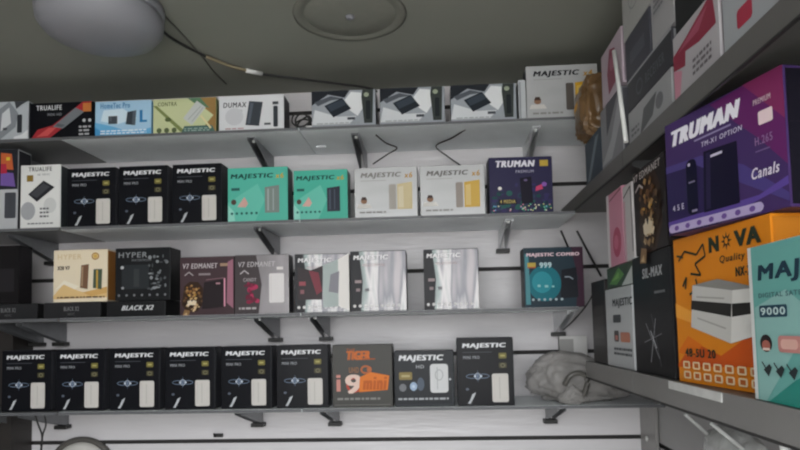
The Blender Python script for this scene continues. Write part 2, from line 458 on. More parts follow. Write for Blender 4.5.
def silver_design(c, suffix, dark='4A4B4E', g1='D0A02E', g2='DDB95A', dv='5B5550'):
    c.p('title', [(dark,'t','MAJESTIC',.10,.78,.72,.90,.2,.035)]); c.p('model_mark', [('B98A2E','t',suffix,.80,.78,.92,.89,.1)])
    c.p('device_picture', [(dv,'rr',.55,.16,.66,.66,.02)])
    c.p('gold_device', [(g1,'p',(.68,.16),(.92,.16),(.92,.70),(.68,.66)),(g2,'p',(.7,.2),(.78,.2),(.78,.62),(.7,.6))])
    c.p('face_photo', [('8C6A54','e',.15,.34,.05,.055),('4A3A34','p',(.1,.36),(.2,.36),(.18,.42),(.12,.42)),('D0CDC8','p',(.03,.2),(.28,.2),(.24,.28),(.06,.28))])
    c.smalltext('spec_lines',.08,.08,.5,.15,1,'8E8C8A'); c.p('underline', [('9A9896','r',.1,.735,.5,.745)])
c = shelf_carton('tall silver carton with yellow device, right end of the top shelf', 528,600,65,0,.06, SIL, pr('A5A6A8'))
silver_design(c,'x4','26272B')

# ================================================================== ROW 2
c = shelf_carton('dark and white carton with orange and purple picture, left end of second shelf', -28,17,150,1,.06, pr('BFC1C4'), pr('2A2B30'))
c.p('dark_panel', [('2C2D33','r',0,.5,1,1)]); c.p('purple_picture', [('7A5FA8','p',(.62,.55),(.95,.53),(.9,.7),(.62,.72)),('C9663E','p',(.62,.76),(.9,.74),(.86,.94),(.62,.96)),('B8324A','p',(.62,.7),(.76,.7),(.74,.82),(.62,.82)),('D9C13E','r',.74,.86,.82,.9)])
c.p('device_picture', [('4A4C52','rr',.72,.14,.97,.46,.03)])
c = shelf_carton('narrow tall white carton with black box picture on the second shelf', 20,60,165,1,.06, pr('E6E6E4'), pr('3A3F42'))
c.p('title', [('2A2B2D','t','TRUALIFE',.2,.9,.78,.965)])
c.p('subtitle', [('9A9C9E','t','4K HEVC',.42,.83,.74,.86)]); c.p('gold_seal', [('8F7434','r',.16,.74,.32,.84)])
c.p('device_picture', [('2B2C30','p',(.2,.54),(.58,.75),(.86,.64),(.42,.42)),('494A4F','p',(.24,.54),(.58,.71),(.74,.65),(.42,.48))])
c.p('grey_blob', [('A9ABAF','e',.2,.28,.18,.14)]); c.p('pale_print', [('D2D3D2','e',.75,.36,.16,.12)])
c.smalltext('spec_lines',.5,.16,.72,.34,3,'6A6C6E'); c.smalltext('bottom_lines',.2,.06,.85,.1,1,'7A7C7E')

def black_design(c):
    c.p('title', [(W,'t','MAJESTIC',.10,.84,.85,.92,.22,.05)])
    c.p('subtitle', [('55585F','r',.10,.785,.62,.793),('9EA1A6','t','MINI PRO',.11,.69,.40,.735)])
    c.p('badge', [('77703F','rr',.74,.69,.88,.775,.02),('B0A868','r',.77,.72,.85,.745)])
    c.p('badge', [('4C4835','rr',.74,.55,.88,.63,.02),('8C886A','ring',.81,.59,.04,.03,.01)])
    orbit(c,.36,.435,'6F7F96')
    c.p('device_picture', [('CDC9C4','rr',.61,.05,.90,.47,.035),('B3AFAA','line',(.745,.1),(.745,.42),.012),('BDB9B4','line',(.655,.09),(.655,.44),.006)], 'white device picture')
    c.p('swoosh', [('C3C6CA','p',(.17,.035),(.22,.03),(.285,.13),(.32,.20),(.255,.17),(.215,.09)),('5E6573','e',.17,.245,.03,.02)])
w0, h0 = .1455, .1625
def ordinal(k): return ['first','second','third','fourth','fifth','sixth'][k]
spot2 = [(65,116,'black carton with white device, beside the narrow white carton on the second shelf'),
         (117,169,'black carton with white device, middle of the three on the second shelf'),
         (170,224,'black carton with white device, left of the teal carton on the second shelf')]
x,w,h,zb = fit(65,117,168,1)
bproto = Carton(spot2[0][2], .1415, h, .06, pr(K), pr('3A3B40'), (x,YF+.03,Z0+zb+.0004), 0, 'matching black cartons with a white device')
black_design(bproto)
for L,Rr,lab in spot2[1:]:
    o = copy_tree(bproto.o); x,w,h,zb = fit(L,Rr,166,1); o.location.x = x; o['label'] = lab; o.rotation_euler.z = random.uniform(-.015,.015)
def teal_design(c, dev, dev2):
    c.p('light_wash', [('69C2AF','p',(0,0),(.45,0),(.62,.4),(.5,.7),(.2,.5),(0,.35)),('93D4C5','p',(0,.02),(.12,.03),(.1,.2),(0,.32))])
    c.p('title', [('1E4A45','t','MAJESTIC',.05,.78,.74,.885,.15,.035)]); c.p('model_mark', [('C9A93A','t','x6',.80,.79,.93,.885,.1)])
    c.p('device_picture', [(dev,'p',(.62,.16),(.86,.16),(.86,.66),(.62,.63)),(dev2,'p',(.66,.2),(.69,.2),(.69,.6),(.66,.6)),(dev2,'p',(.75,.2),(.77,.2),(.77,.6),(.75,.6))])
    c.p('badge', [('2E5F5A','r',.06,.58,.2,.63)]); c.p('face_photo', [('54473F','e',.10,.37,.045,.05),('D3A9A0','p',(.16,.28),(.28,.46),(.34,.34),(.3,.27))])
    c.icons('feature_icons',6,.07,.48,.16,.022,'2E6A62')
c = shelf_carton('left teal carton with a grey device on the second shelf', 228,288,167.5,1,.06, pr('57B8A4'), pr('4C5F5E'))
teal_design(c,'7E8A86','9FAAA6')
c = shelf_carton('right teal carton with a dark device on the second shelf', 294,348,170,1,.06, pr('4DB39D'), pr('6F7B7A'))
teal_design(c,'2F3440','4A5060')
c = shelf_carton('left silver foil carton beside the teal carton on the second shelf', 355,418,167.5,1,.06, SIL, pr('8F9092'))
silver_design(c,'x6','807E7B','CDBE97','D6CBAE','A8A39C')
c = shelf_carton('right silver foil carton with gold device beside the purple carton on second shelf', 421,486,165.5,1,.06, SIL, pr('6F7072'))
silver_design(c,'x6','6E6C6A','D2AC55','DBC07E','9A918A')
c = shelf_carton('dark violet carton with green sparkles on the second shelf', 490,554,157,1,.06, pr('33304E'), pr('1E1D2B'), rz=.03)
rn = random.Random(11); neb = []
for q in range(60):
    v = abs(rn.gauss(0,.2))+.03; u = rn.uniform(.04,.96)
    neb.append((rn.choice(['24484C','2C5C58','33405A','3A3560','2F6A60','28394A'] if v < .4 else ['3B3760','393362','2E3050']),'e',u,min(v,.7),rn.uniform(.02,.05),rn.uniform(.02,.05)))
c.p('nebula', neb)
c.p('title', [('E6E4EC','t','TRUMAN',.10,.82,.70,.93,.15,.04)]); c.p('subtitle', [('A9A6B8','t','PREMIUM',.42,.71,.70,.76)])
c.p('gold_seal', [('C2A548','r',.80,.82,.93,.93)])
c.p('device_picture', [('1D1A28','p',(.48,.62),(.66,.64),(.68,.18),(.5,.16)),('6A5C80','e',.57,.58,.03,.02)])
c.p('pink_mark', [('C4486E','p',(.72,.38),(.84,.42),(.82,.5),(.73,.46)),('8C5FB0','e',.86,.5,.04,.04)])
c.p('dark_band', [('26242C','r',.14,.16,.42,.25),('C8B46A','t','4 MEDIA',.16,.18,.4,.24)])
rn = random.Random(3)
c.p('sparkle_print', [(rn.choice(['C9CF8A','7FD0B0','D98FA8','E6E0C0','6FA8D0']),'e',rn.uniform(.05,.97),rn.uniform(.04,.15),.012,.012) for _ in range(34)]+[('E6E3DA','e',.16,.44,.03,.03)])

# ================================================================== ROW 3
FH = .0435
flats = [(-22,40,'flat black carton lying at the left end of the third shelf'),(41,103,'flat black carton lying under the cream and gold carton'),(104,168,'flat black carton lying under the black carton with wet-look print')]
x,w,h,zb = fit(41,103,303,2)
fproto = Carton(flats[0][2], .166, FH, .12, pr('2B2B2D'), pr('232324'), (fit(-22,40,303,2)[0],YF+.06,Z0+SH[2]+.0004), 0, 'flat black cartons on the third shelf')
fproto.p('title', [('77787A','t','BLACK X2',.36,.46,.62,.74)]); fproto.p('subtitle', [('5F6062','t','HEVC',.43,.18,.55,.34)])
for k,(L,Rr,lab) in enumerate(flats[1:]):
    x = fit(L,Rr,303,2)[0]
    if k == 0: o = copy_tree(fproto.o); o.location.x = x; o['label'] = lab
    else:
        c = Carton(lab, .170, FH, .12, pr('202022'), pr('1A1A1B'), (x,YF+.06,Z0+SH[2]+.0004), 0, 'flat black cartons on the third shelf')
        c.p('title', [('D3D4D6','t','BLACK X2',.26,.42,.78,.72,.1,.03)])
FB = SH[2]+FH+.0016
c = shelf_carton('plain black carton cut off at the left end of the third shelf', -25,18,246,2,.06, pr('1C1A1C'), pr('242225'), base=FB)
c.p('dim_print', [('2A282B','r',.2,.2,.9,.6)])
c = shelf_carton('cream and gold carton with two gold devices on the third shelf', 53,107,250,2,.07, pr('E8DAC0'), pr('A5713A'), base=FB)
c.p('gold_wave', [('E0BE86','p',(0,.12),(.2,.36),(.45,.22),(.75,.12),(1,.2),(1,.08),(0,.06)),('F0E6D2','p',(0,.2),(.2,.42),(.48,.3),(.4,.24),(.2,.34)),('D3A868','p',(.55,.18),(1,.28),(1,.16),(.7,.1))])
c.p('title', [('D9C49A','t','HYPER',.08,.82,.52,.92)]); c.p('subtitle', [('4A4038','t','X20 V7',.08,.62,.3,.69,0,.03)])
c.p('device_picture', [('7A5C48','p',(.50,.27),(.64,.24),(.66,.72),(.52,.70)),('A88C70','p',(.52,.3),(.55,.3),(.56,.68),(.53,.67))])
c.p('device_picture', [('4F5C4C','p',(.74,.26),(.90,.23),(.91,.62),(.75,.62)),('C9A24A','r',.80,.25,.83,.6)])
c.p('gold_seal', [('B98A3C','ring',.78,.87,.07,.07,.02),('DDB866','e',.78,.87,.04,.04)])
c.smalltext('spec_lines',.08,.06,.96,.115,1,'5A4030')
c = shelf_carton('black wet-look carton with dim grey title on the third shelf', 115,170,248,2,.075, pr('1E1F21'), pr('18191A'), base=FB)
c.p('title', [('8E9194','t','HYPER',.06,.82,.58,.92,.05)]); c.p('subtitle', [('6F7275','t','WATERPROOF',.3,.745,.66,.79)])
c.p('device_picture', [('2E3134','rr',.12,.22,.62,.68,.04),('3A3E40','r',.34,.26,.44,.6),('C5C7C9','e',.13,.63,.03,.03),('9A9C9E','e',.14,.24,.025,.025)])
rn = random.Random(5)
c.p('splash_print', [(rn.choice(['5E6265','74787B','8C9093','4A4D50']),'e',.62+abs(rn.gauss(0,.17)),rn.uniform(.2,.85),rn.uniform(.012,.04),rn.uniform(.012,.04)) for _ in range(34)])
c.icons('feature_icons',7,.08,.92,.1,.022,'77797C')
c = shelf_carton('brown carton with leopard face photograph on the third shelf', 180,234,257,2,.055, pr('4A3A3E'), pr('2E2629'))
def leopard(c, u0=.24, v0=.30, k=1.0, seed=1):
    """big-cat portrait as print dots: dark coat, tan brow and cheeks, pale muzzle, rosettes"""
    rn = random.Random(seed); sh = [('3A2A20','p',(u0-.21*k,v0-.12*k),(u0-.16*k,v0+.2*k),(u0-.06*k,v0+.28*k),(u0+.1*k,v0+.27*k),(u0+.19*k,v0+.16*k),(u0+.2*k,v0-.1*k),(u0+.08*k,v0-.24*k),(u0-.1*k,v0-.24*k))]
    for q in range(70):
        a = rn.uniform(0,6.283); r = math.sqrt(rn.random()); x = r*math.cos(a); y = r*math.sin(a)
        if y > .25: col = rn.choice(['8A6238','B38B58','4A3424','6B4A2E'])
        elif y > -.15: col = rn.choice(['B38B58','CBA873','6B4A2E','8A6238','2A1D16'])
        else: col = rn.choice(['D9BC92','EAD8BC','A98860','C9A97E','4A3828'])
        if abs(x) > .7: col = rn.choice(['3A281C','5E4630','2A1D16','6B5038'])
        t = rn.uniform(.016,.04)*k; th = rn.uniform(-.6,.6)
        cxp, cyp = u0+x*.18*k, v0+y*.23*k
        sh.append((col,'p',(cxp-t,cyp-t*.5*math.sin(th)),(cxp+t*.2,cyp-t*.8),(cxp+t,cyp+t*.3),(cxp-t*.1,cyp+t*.9)))
    sh += [('E3D2B6','p',(u0-.08*k,v0-.12*k),(u0+.06*k,v0-.13*k),(u0+.08*k,v0-.06*k),(u0-.01*k,v0-.03*k),(u0-.09*k,v0-.06*k)),('1F1512','p',(u0-.03*k,v0-.03*k),(u0+.02*k,v0-.03*k),(u0-.005*k,v0-.07*k)),
           ('C9963A','p',(u0-.10*k,v0+.05*k),(u0-.045*k,v0+.03*k),(u0-.05*k,v0+.055*k)),('C9963A','p',(u0+.04*k,v0+.03*k),(u0+.09*k,v0+.05*k),(u0+.045*k,v0+.055*k)),('2A1A14','p',(u0-.08*k,v0-.14*k),(u0+.05*k,v0-.145*k),(u0-.01*k,v0-.17*k))]
    c.p('leopard_photo', sh)
    c.p('paw_photo', [('8A6A48','p',(u0-.18*k,v0-.30*k),(u0-.06*k,v0-.31*k),(u0-.04*k,v0-.22*k),(u0-.14*k,v0-.2*k)),('C9AA7E','p',(u0-.16*k,v0-.29*k),(u0-.09*k,v0-.3*k),(u0-.1*k,v0-.25*k))])
leopard(c)
c.p('title', [('C9C0C2','t','V7 EDMANET',.06,.80,.70,.885,.1)]); c.p('mark', [('A9A0A2','line',(.1,.68),(.18,.74),(.26,.68),.02),('8F8588','r',.36,.68,.58,.715)])
c.p('gold_seal', [('A98C74','r',.76,.83,.92,.88)])
c.p('device_picture', [('2B2427','p',(.42,.10),(.82,.13),(.82,.60),(.46,.56)),('E2A0B4','line',(.84,.14),(.84,.62),.025),('8C6A74','line',(.5,.6),(.84,.63),.012),('B0868F','r',.68,.52,.76,.55)])
c.p('pink_edge', [('9E6C7C','p',(.88,.2),(1,.1),(1,.95),(.9,.9))])
c = shelf_carton('grey and pink carton with a pale device on the third shelf', 235,289,255,2,.055, mat('grey_foil','858083',.36,metal=.12,coat=.2,noise=.2,nscale=(16,16,6),bump=.5,bscale=(22,22,6)), pr('2E2B2D'))
c.p('dark_panel', [('4A4345','p',(0,0),(.44,0),(.5,.5),(.4,1),(0,1))])
c.p('title', [('BDB8BA','t','V7 EDMANET',.06,.80,.74,.885,.1)]); c.p('mark', [('C4BEC0','line',(.1,.68),(.18,.74),(.26,.68),.02),('B0A9AB','t','CANDY',.16,.55,.4,.61)])
c.p('gold_seal', [('D8D3D2','r',.78,.74,.90,.79)])
rn = random.Random(8)
c.p('pink_picture', [(rn.choice(['B33A5E','8C2A48','D97A98','6E2A3E']),'e',rn.uniform(.2,.42),rn.uniform(.2,.5),rn.uniform(.02,.06),rn.uniform(.02,.06)) for _ in range(22)])
c.p('device_picture', [('E0DCDC','rr',.64,.18,.92,.68,.03),('CFC9C9','line',(.68,.22),(.68,.64),.01)])
c.smalltext('spec_lines',.08,.06,.4,.13,1,'B8B2B2')
def holo_design(c, seed, warm):
    c.p('dark_panel', [('26262A','p',(0,0),(.18,0),(.22,.5),(.16,1),(0,1))])
    c.p('title', [('E0DEE0','t','MAJESTIC',.06,.84,.66,.93,.15,.035)]); c.p('subtitle', [('B9A6A8','t','HELLO CRYSTAL',.22,.745,.62,.79)])
    c.p('feature_marks', [('9A8A8C','r',.08,.47,.2,.52),('8F7F82','r',.1,.33,.17,.38),('77777C','r',.26,.33,.33,.38)])
    c.icons('feature_icons',9,.07,.86,.09,.028,'D6D4D4')
holo = []
for L,Rr,top,warm,lab in ((295,349,254,'B0606A','foil carton with dark left panel, second left of the gap, third shelf'),
                      (351,407,251,'A88890','foil carton with rainbow streaks just left of the gap on the third shelf'),
                      (425,480,249,'9AA8A0','foil carton with rainbow streaks just right of the gap on the third shelf')):
    c = shelf_carton(lab, L,Rr,top,2,.055, IRI, pr('3A383E'), group='foil cartons on the third shelf', rz={295:.05,351:.0,425:-.03}[L])
    holo_design(c, L, warm); holo.append(c)
c = holo[0]
c.p('dark_area', [('33292C','p',(.06,.22),(.5,.22),(.52,.8),(.3,.72),(.06,.78)),('7A2F3C','p',(.26,.72),(.44,.68),(.5,.36),(.4,.3)),('9A4A54','r',.08,.46,.2,.53),('8A5A60','r',.1,.32,.17,.39)])
c.p('foil_reflection', [('E6E2DE','p',(.80,.10),(1,.02),(1,1),(.80,.90)),('A9B4B2','p',(.52,.08),(.80,.10),(.80,.90),(.52,.80)),('85848C','p',(.62,.35),(.80,.32),(.82,.70),(.66,.64))], 'white foil reflection painted on, with a grey device')  # bright reflection on the foil, drawn as pale shapes in the print
c = shelf_carton('dark carton with teal glow and dark device, right end of the third shelf', 525,585,247.5,2,.06, pr('2A3A44'), pr('1D2126'), rz=.02)
c.p('teal_glow', [('1F6F7C','e',.34,.40,.28,.30),('2F8E9A','e',.30,.42,.17,.18),('4E8A92','p',(.02,.05),(.10,.05),(.08,.9),(.02,.9)),('402A38','p',(.86,0),(1,0),(1,1),(.8,1),(.9,.5))])
c.p('title', [('E4C9D0','t','MAJESTIC COMBO',.05,.84,.93,.91,.1,.04)]); c.p('model_mark', [('B9D4D8','t','999',.27,.66,.46,.75,0,.03)]); c.p('gold_seal', [('B9A24A','r',.06,.68,.20,.75),('B05A3A','r',.06,.66,.2,.68)])
c.p('device_picture', [('1E2128','p',(.60,.14),(.90,.16),(.88,.66),(.63,.62)),('8F9AA4','line',(.68,.50),(.76,.5),(.82,.46),.02)])
c.p('pale_marks', [('8FC4C6','r',.22,.34,.27,.38),('8FC4C6','r',.34,.33,.4,.37),('8FC4C6','r',.46,.33,.5,.36)])
c.icons('feature_icons',6,.14,.62,.13,.022,'A8B9BE')

# ================================================================== ROW 4
spots = [(0,51),(53,106),(108,161),(163,217),(220,273),(276,329)]
words = ['at the far left end of','second from the left on','third from the left on','fourth from the left on','fifth from the left on','left of the charcoal and orange carton on']
for k,(L,Rr) in enumerate(spots):
    o = copy_tree(bproto.o); x,w,h,zb = fit(L,Rr,348,3)
    o.location = (x, YF+.03, Z0+SH[3]+.0004); o['label'] = f'black carton with white device, {words[k]} the bottom shelf'
    o.rotation_euler.z = random.uniform(-.02,.02)
o = copy_tree(bproto.o); x,w,h,zb = fit(457,516,344,3); o.location = (x, YF+.024, Z0+SH[3]+.0004); o.scale = (1.06,1,1.06)
o['label'] = 'black carton with white device, beside the plastic sack on the bottom shelf'
c = shelf_carton('charcoal carton with orange lettering on the bottom shelf', 333,393,345,3,.06, pr('4B4A47'), pr('2E2D2B'))
c.p('title', [('C8692C','t','TIGER',.24,.76,.62,.90,.1,.05),('B5602B','t','THE',.24,.905,.38,.94)]); c.p('title_underline', [('A8562A','r',.5,.76,.72,.78)])
c.p('subtitle', [('9A6A4A','t','UHD',.28,.55,.44,.64),('B5653C','ring',.56,.60,.09,.07,.03),('B5653C','e',.62,.6,.04,.05)])
c.p('number', [('C98A80','t','i',.08,.26,.12,.52,0,.03),('B5483C','ring',.36,.36,.13,.13,.04),('E0C4B8','t','9',.22,.22,.46,.52,.05,.03)])
c.p('orange_word', [('D9772A','p',(.44,.24),(.92,.27),(.95,.50),(.64,.56),(.46,.48)),('B85A1E','t','mini',.52,.28,.88,.48,.1,.03)])
c.smalltext('spec_lines',.08,.1,.82,.17,1,'8A8985'); c.p('base_line', [('6E6D69','r',.04,.03,.96,.045)])
c = shelf_carton('low black carton with a white rounded sticker on the bottom shelf', 395,455,351,3,.065, pr('2A2D31'), pr('1E2023'))
c.p('title', [(W,'t','MAJESTIC',.08,.80,.80,.925,.18,.04)]); c.p('subtitle', [('B5B8BC','t','HD',.37,.685,.50,.745)])
c.p('sticker', [('D3D4D5','rr',.60,.24,.90,.76,.05),('A9ABAD','ring',.75,.56,.07,.1,.015),('B0B2B4','line',(.72,.3),(.72,.7),.015)], 'white rounded sticker')
c.p('badge', [('8A7A4A','rr',.08,.48,.30,.62,.02),('B5A878','r',.12,.53,.26,.57)])
c.p('face_photo', [('77797E','e',.14,.34,.06,.07),('9FB4CE','e',.32,.36,.06,.08),('C4D2E2','e',.32,.36,.025,.03),('56606E','e',.44,.4,.06,.12)])
c.icons('feature_icons',2,.93,.93,.48,.02,'B5B8BC'); c.smalltext('spec_lines',.06,.10,.9,.17,1,'B0B3B7')
c.p('frame_line', [('4A4E53','line',(.03,.03),(.97,.03),(.97,.6),.008)])

# ================================================================== plastic sack, white carton on the bottom shelf
def lump(name, cx, cy, z, lx, ly, lz, m, seed, prof, parent=None, rz=0, square=1.0, ridge=0.0):
    """crumpled plastic body: an ellipsoid with a flat seat, its ridge following prof(u)"""
    t = bmesh.new(); bmesh.ops.create_icosphere(t, subdivisions=5, radius=1)
    rn = random.Random(seed)
    from mathutils import noise as N
    off = Vector((rn.uniform(0,50),rn.uniform(0,50),rn.uniform(0,50)))
    for v in t.verts:
        p = v.co.copy(); n = N.fractal(p*1.7+off, 1, 2, 4)*.13 + abs(N.noise(p*4.0+off))*.07
        n += ridge*(1-abs(N.noise(p*3.1+off*1.7))*4)*.5 + ridge*.5*(1-abs(N.noise(p*7.3-off))*4)*.5
        q = Vector([math.copysign(abs(c_)**square, c_) for c_ in p])*(1+n)
        u = max(0,min(1,(q.x+1)/2)); h = prof(u)
        zz = (q.z+1)/2
        v.co = Vector((q.x*lx/2, q.y*ly/2, max(0,zz)*h*lz))
    for f in t.faces: f.smooth = True
    mb = MB(); mb.add(t, m); o = mb.build(name, parent); o.location = (cx,cy,z); o.rotation_euler.z = rz
    return o
def lerp(pts):
    def f(u):
        for (a,b),(c_,d) in zip(pts, pts[1:]):
            if u <= c_: return b+(d-b)*(u-a)/(c_-a)
        return pts[-1][1]
    return f
sx0 = at(521,400,'y',-.15).x; sx1 = at(634,400,'y',-.15).x
sack = empty('plastic_sack', ((sx0+sx1)/2+.002,-.150,Z0+SH[3]+.0006))
tag(sack, 'crumpled clear grey plastic sack lying at the right end of the bottom shelf', 'plastic bag')
lump('bag_film', 0,0,0, (sx1-sx0)*.84, .135, .142, M_bag, 4, lerp([(0,.85),(.25,.98),(.5,.95),(.75,.78),(1,.45)]), sack, square=.75, ridge=.09)
lump('bag_contents', -.01,.0,.001, (sx1-sx0)*.5, .10, .06, mat('bag_contents_grey','77746F',.5,noise=.3,nscale=(20,20,20)), 9, lerp([(0,.6),(.5,1),(1,.4)]), sack)
pts = [(-.05,-.075,.05),(-.035,-.082,.075),(-.01,-.082,.082),(.01,-.078,.066),(.0,-.085,.03),(-.02,-.088,.012)]
MB().tube(smooth_path(pts), .007, mat('bag_handle_film','55534F',.35,noise=.2), 8).build('twisted_handle', sack)
lump('loose_flap', -.03,-.085,-.0, .08,.02,.05, M_bag, 21, lerp([(0,.5),(.5,1),(1,.4)]), sack, ridge=.15)
c = shelf_carton('small white carton standing behind the plastic sack', 562,590,336,3,.022, pr('D3D2D0'), pr('A9A8A6'), y=-.03)
c.p('grey_panel', [('A3A2A0','r',0,.05,.5,.95)])

# ================================================================== RIGHT-HAND SHELVES
XS = .385
ZU, ZL = .352, -.097
YJ = at(633,380,'x',XS).y
M_lowlip = mat('grey_shelf_lip', '7B7977', .4, noise=.05, nscale=(10,10,10))
def right_shelf(z, lip, label):
    root = MB().box(XS+.0015,XR-.001,-1.85,-.252 if z < 0 else -.003,Z0+z-.012,Z0+z-.0004, M_rshelf, .001)
    root = root.build('side_shelf'); tag(root, label, 'shelf')
    for a,b in ((YJ+.001,-.004 if z > 0 else -.254),(-1.85,YJ-.001)):
        lp = MB().box(XS-.0015,XS+.0015,a,b,Z0+z-lip,Z0+z, M_rshelf if z > 0 else M_lowlip, .0008).build('front_lip', root)
        MB().box(XS-.003,XS+.0015,a,b,Z0+z-lip-.003,Z0+z-lip, M_rubber).build('lip_edge', lp)
    return lp
us = right_shelf(ZU,.035,'upper charcoal shelf on the right wall under the piled cartons')
ls = right_shelf(ZL,.042,'lower charcoal shelf on the right wall under the orange carton')
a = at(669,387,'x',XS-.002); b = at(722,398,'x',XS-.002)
MB().box(XS-.0028,XS-.0017,b.y,a.y,Z0+ZL-.014,Z0+ZL-.001, mat('strip_pale','CFCFCC',.4,noise=.1), .0002).build('pale_strip', ls)  # thin pale strip along the top of the lower lip
for z, lab in ((ZU-.012,'upper'),(ZL-.012,'lower')):
    for yy in (-.62,-1.6):
        root = empty('side_bracket', (XR-.0004,yy,Z0+z-.0002))
        tag(root, f'triangular steel bracket under the {lab} right shelf, {"far" if yy>-1 else "near"} one', 'bracket','brackets of the right shelves')
        MB().prism([(-.0002,-.0002),(-.19,-.0002),(-.19,-.012),(-.03,-.06),(-.0002,-.07)], 'y', -.0012,.0012, M_steel, .0004).build('side_plate', root)
        MB().box(-.012,-.0001,-.014,.014,-.078,-.06, M_rubber, .002).build('hook_foot', root)

XB = .394
def ymap(y, x, z=.05):
    # survey figure (small-angle) to room depth
    return at(VX+x*F/(D+y), VY-z*F/(D+y), 'x', x).y
def rbox(label, y0, y1, z0, z1, d, front, side=None, x=XB, yaw=0, group=None):
    """carton on the right shelves: printed face looks at -x, y0 the far end, y1 the near end"""
    if y0 is None: y0, y1 = 0, -y1
    else: y0, y1 = ymap(y0,x,(z0+z1)/2), ymap(y1,x,(z0+z1)/2)
    w = abs(y1-y0); ang = -math.pi/2+yaw
    ctr = Vector((x,(y0+y1)/2,0))
    n = Vector((math.cos(yaw), math.sin(yaw), 0))
    loc = ctr + n*(d/2); loc.z = Z0+z0+.0004
    return Carton(label, w, z1-z0, d, front, side, loc, ang, group)

# ---- lower shelf
c = rbox('dark narrow carton at the far end of the lower right shelf', -.335,-.462,ZL,.105,.15, pr('2E2B2B'), pr('3A3736'))
c.p('dim_print', [('3D3938','r',.15,.3,.85,.7)])
c = rbox('white carton with black lettering beside the black swirl carton, lower right shelf', -.47,-.672,ZL,.078,.15, pr('B9BBBD'), pr('8A8C8E'))
c.p('title', [('26282B','t','MAJESTIC',.30,.74,1.0,.86,.1,.03)]); c.p('badge', [('3A3D41','rr',.30,.56,.6,.66,.02)])
c.p('face_photo', [('3A3230','rr',.32,.32,.5,.46,.03),('A8645A','r',.36,.34,.46,.4),('B5735A','rr',.56,.32,.9,.44,.03)]); c.smalltext('spec_lines',.3,.14,.95,.26,2,'55585C')
c = rbox('flat green carton on top of the white carton, lower right shelf', -.475,-.668,.0796,.126,.14, pr('3F4A3A'), pr('5A6A48'))
c.p('leaf_print', [('5E8A4A','p',(.1,.2),(.5,.9),(.7,.5),(.4,.1)),('7FA85A','p',(.2,.3),(.5,.7),(.5,.4))]); c.p('white_corner', [('B9BBB8','p',(.6,0),(1,0),(1,.8))])
c = rbox('pink carton with red round print below the upper right shelf', -.48,-.603,.1275,.292,.12, pr('C98A9E'), pr('D6A8B6'))
c.p('red_round_print', [('B04A66','e',.6,.3,.26,.2),('C76A84','e',.55,.3,.14,.1)]); c.p('white_side', [('DAD3D6','r',0,0,.16,1)]); c.p('dark_edge', [('7A4A58','line',(.2,.9),(.95,.97),.03)])
c = rbox('white carton with a dark line between the pink carton and the leopard carton', -.608,-.672,.1275,.285,.11, pr('C4BFBF'), pr('A9A4A4'))
c.p('dark_line', [('4A4344','line',(.1,.85),(.85,.95),(.9,.1),.06)]); c.p('pink_panel', [('C9A0AC','r',0,0,.25,.8)])
c = rbox('black carton with silver starburst lines beside the orange carton', -.68,-.889,ZL,.129,.11, pr('19181A'), pr('222123'))
c.p('title', [('B5B6B8','t','SIL-MAX',.30,.80,.80,.88,.15,.03)]); c.p('subtitle', [('6A6B6D','r',.6,.66,.86,.68)])
c.p('starburst', [('8A8B8F','line',(.34,.42),(.66,.14),.012),('A3A4A8','line',(.60,.46),(.44,.10),.012),('77787C','line',(.28,.26),(.74,.34),.008),('C5C6CA','line',(.46,.36),(.6,.22),.014),('66676B','line',(.5,.5),(.7,.08),.008)])
c = rbox('dark carton with leopard photograph standing on the black starburst carton', -.682,-.858,.1306,.295,.10, pr('1F1A1A'), pr('2A2424'))
leopard(c,.52,.42,1.75,4)
c.p('title', [('CFC6C2','t','V7 EDMANET',.10,.86,.95,.94,.1)]); c.p('mark', [('B9B0AC','line',(.16,.74),(.3,.80),(.42,.74),.025)])
# the orange carton (turned a little)
yaw = math.atan2(.030,.272)
a0 = Vector((.392,ymap(-.906,.392))); a1 = Vector((.422,ymap(-1.156,.422)))
ctr = (a0+a1)/2
c = rbox('big orange carton with white inverter picture on the lower right shelf', None,(a1-a0).length,ZL,.135,.15, pr('DA841F'), pr('BF7622'))
def place(c, a0, a1, z):
    ang = math.atan2(a1.y-a0.y, a1.x-a0.x)     # local +x runs from the far to the near end
    n = Vector((-math.sin(ang), math.cos(ang)))  # local +y
    m = (a0+a1)/2 + n*(c.d/2)
    c.o.location = (m.x,m.y,Z0+z+.0004); c.o.rotation_euler.z = ang
place(c,a0,a1,ZL)
c.p('orange_flow', [('C9561C','p',(0,.12),(.2,.28),(.5,.2),(.8,.34),(1,.5),(1,.16),(0,.10)),('EBA040','p',(.0,.55),(.4,.42),(.9,.52),(1,.62),(1,.56),(.4,.36),(0,.45)),('D96F1A','p',(0,.2),(.14,.32),(.3,.26),(.2,.18))])
G = '2A3326'
star = [(.62+(.055 if k%2==0 else .022)*math.cos(k*math.pi/8), .905+(.055 if k%2==0 else .022)*math.sin(k*math.pi/8)*c.w/c.h) for k in range(16)]
c.p('title', [(G,'t','N',.44,.855,.53,.95,0,.05),(G,'t','V',.70,.855,.80,.95,0,.05),(G,'t','A',.81,.855,.92,.95,0,.05),(G,)+('p',)+tuple(star),('DA841F','e',.62,.905,.016,.02)])
c.p('subtitle', [(G,'t','Quality',.54,.765,.78,.82,.2),(G,'t','NX-20',.70,.68,.86,.735,0,.03)])
c.p('calligraphy', [(G,'line',(.08,.84),(.16,.9),(.30,.86),(.38,.92),(.40,.84),(.28,.80),(.34,.72),(.22,.74),.014),(G,'line',(.12,.66),(.17,.72),(.15,.64),.018),(G,'line',(.20,.60),(.30,.64),(.28,.7),.016),(G,'line',(.06,.88),(.14,.86),.012)])
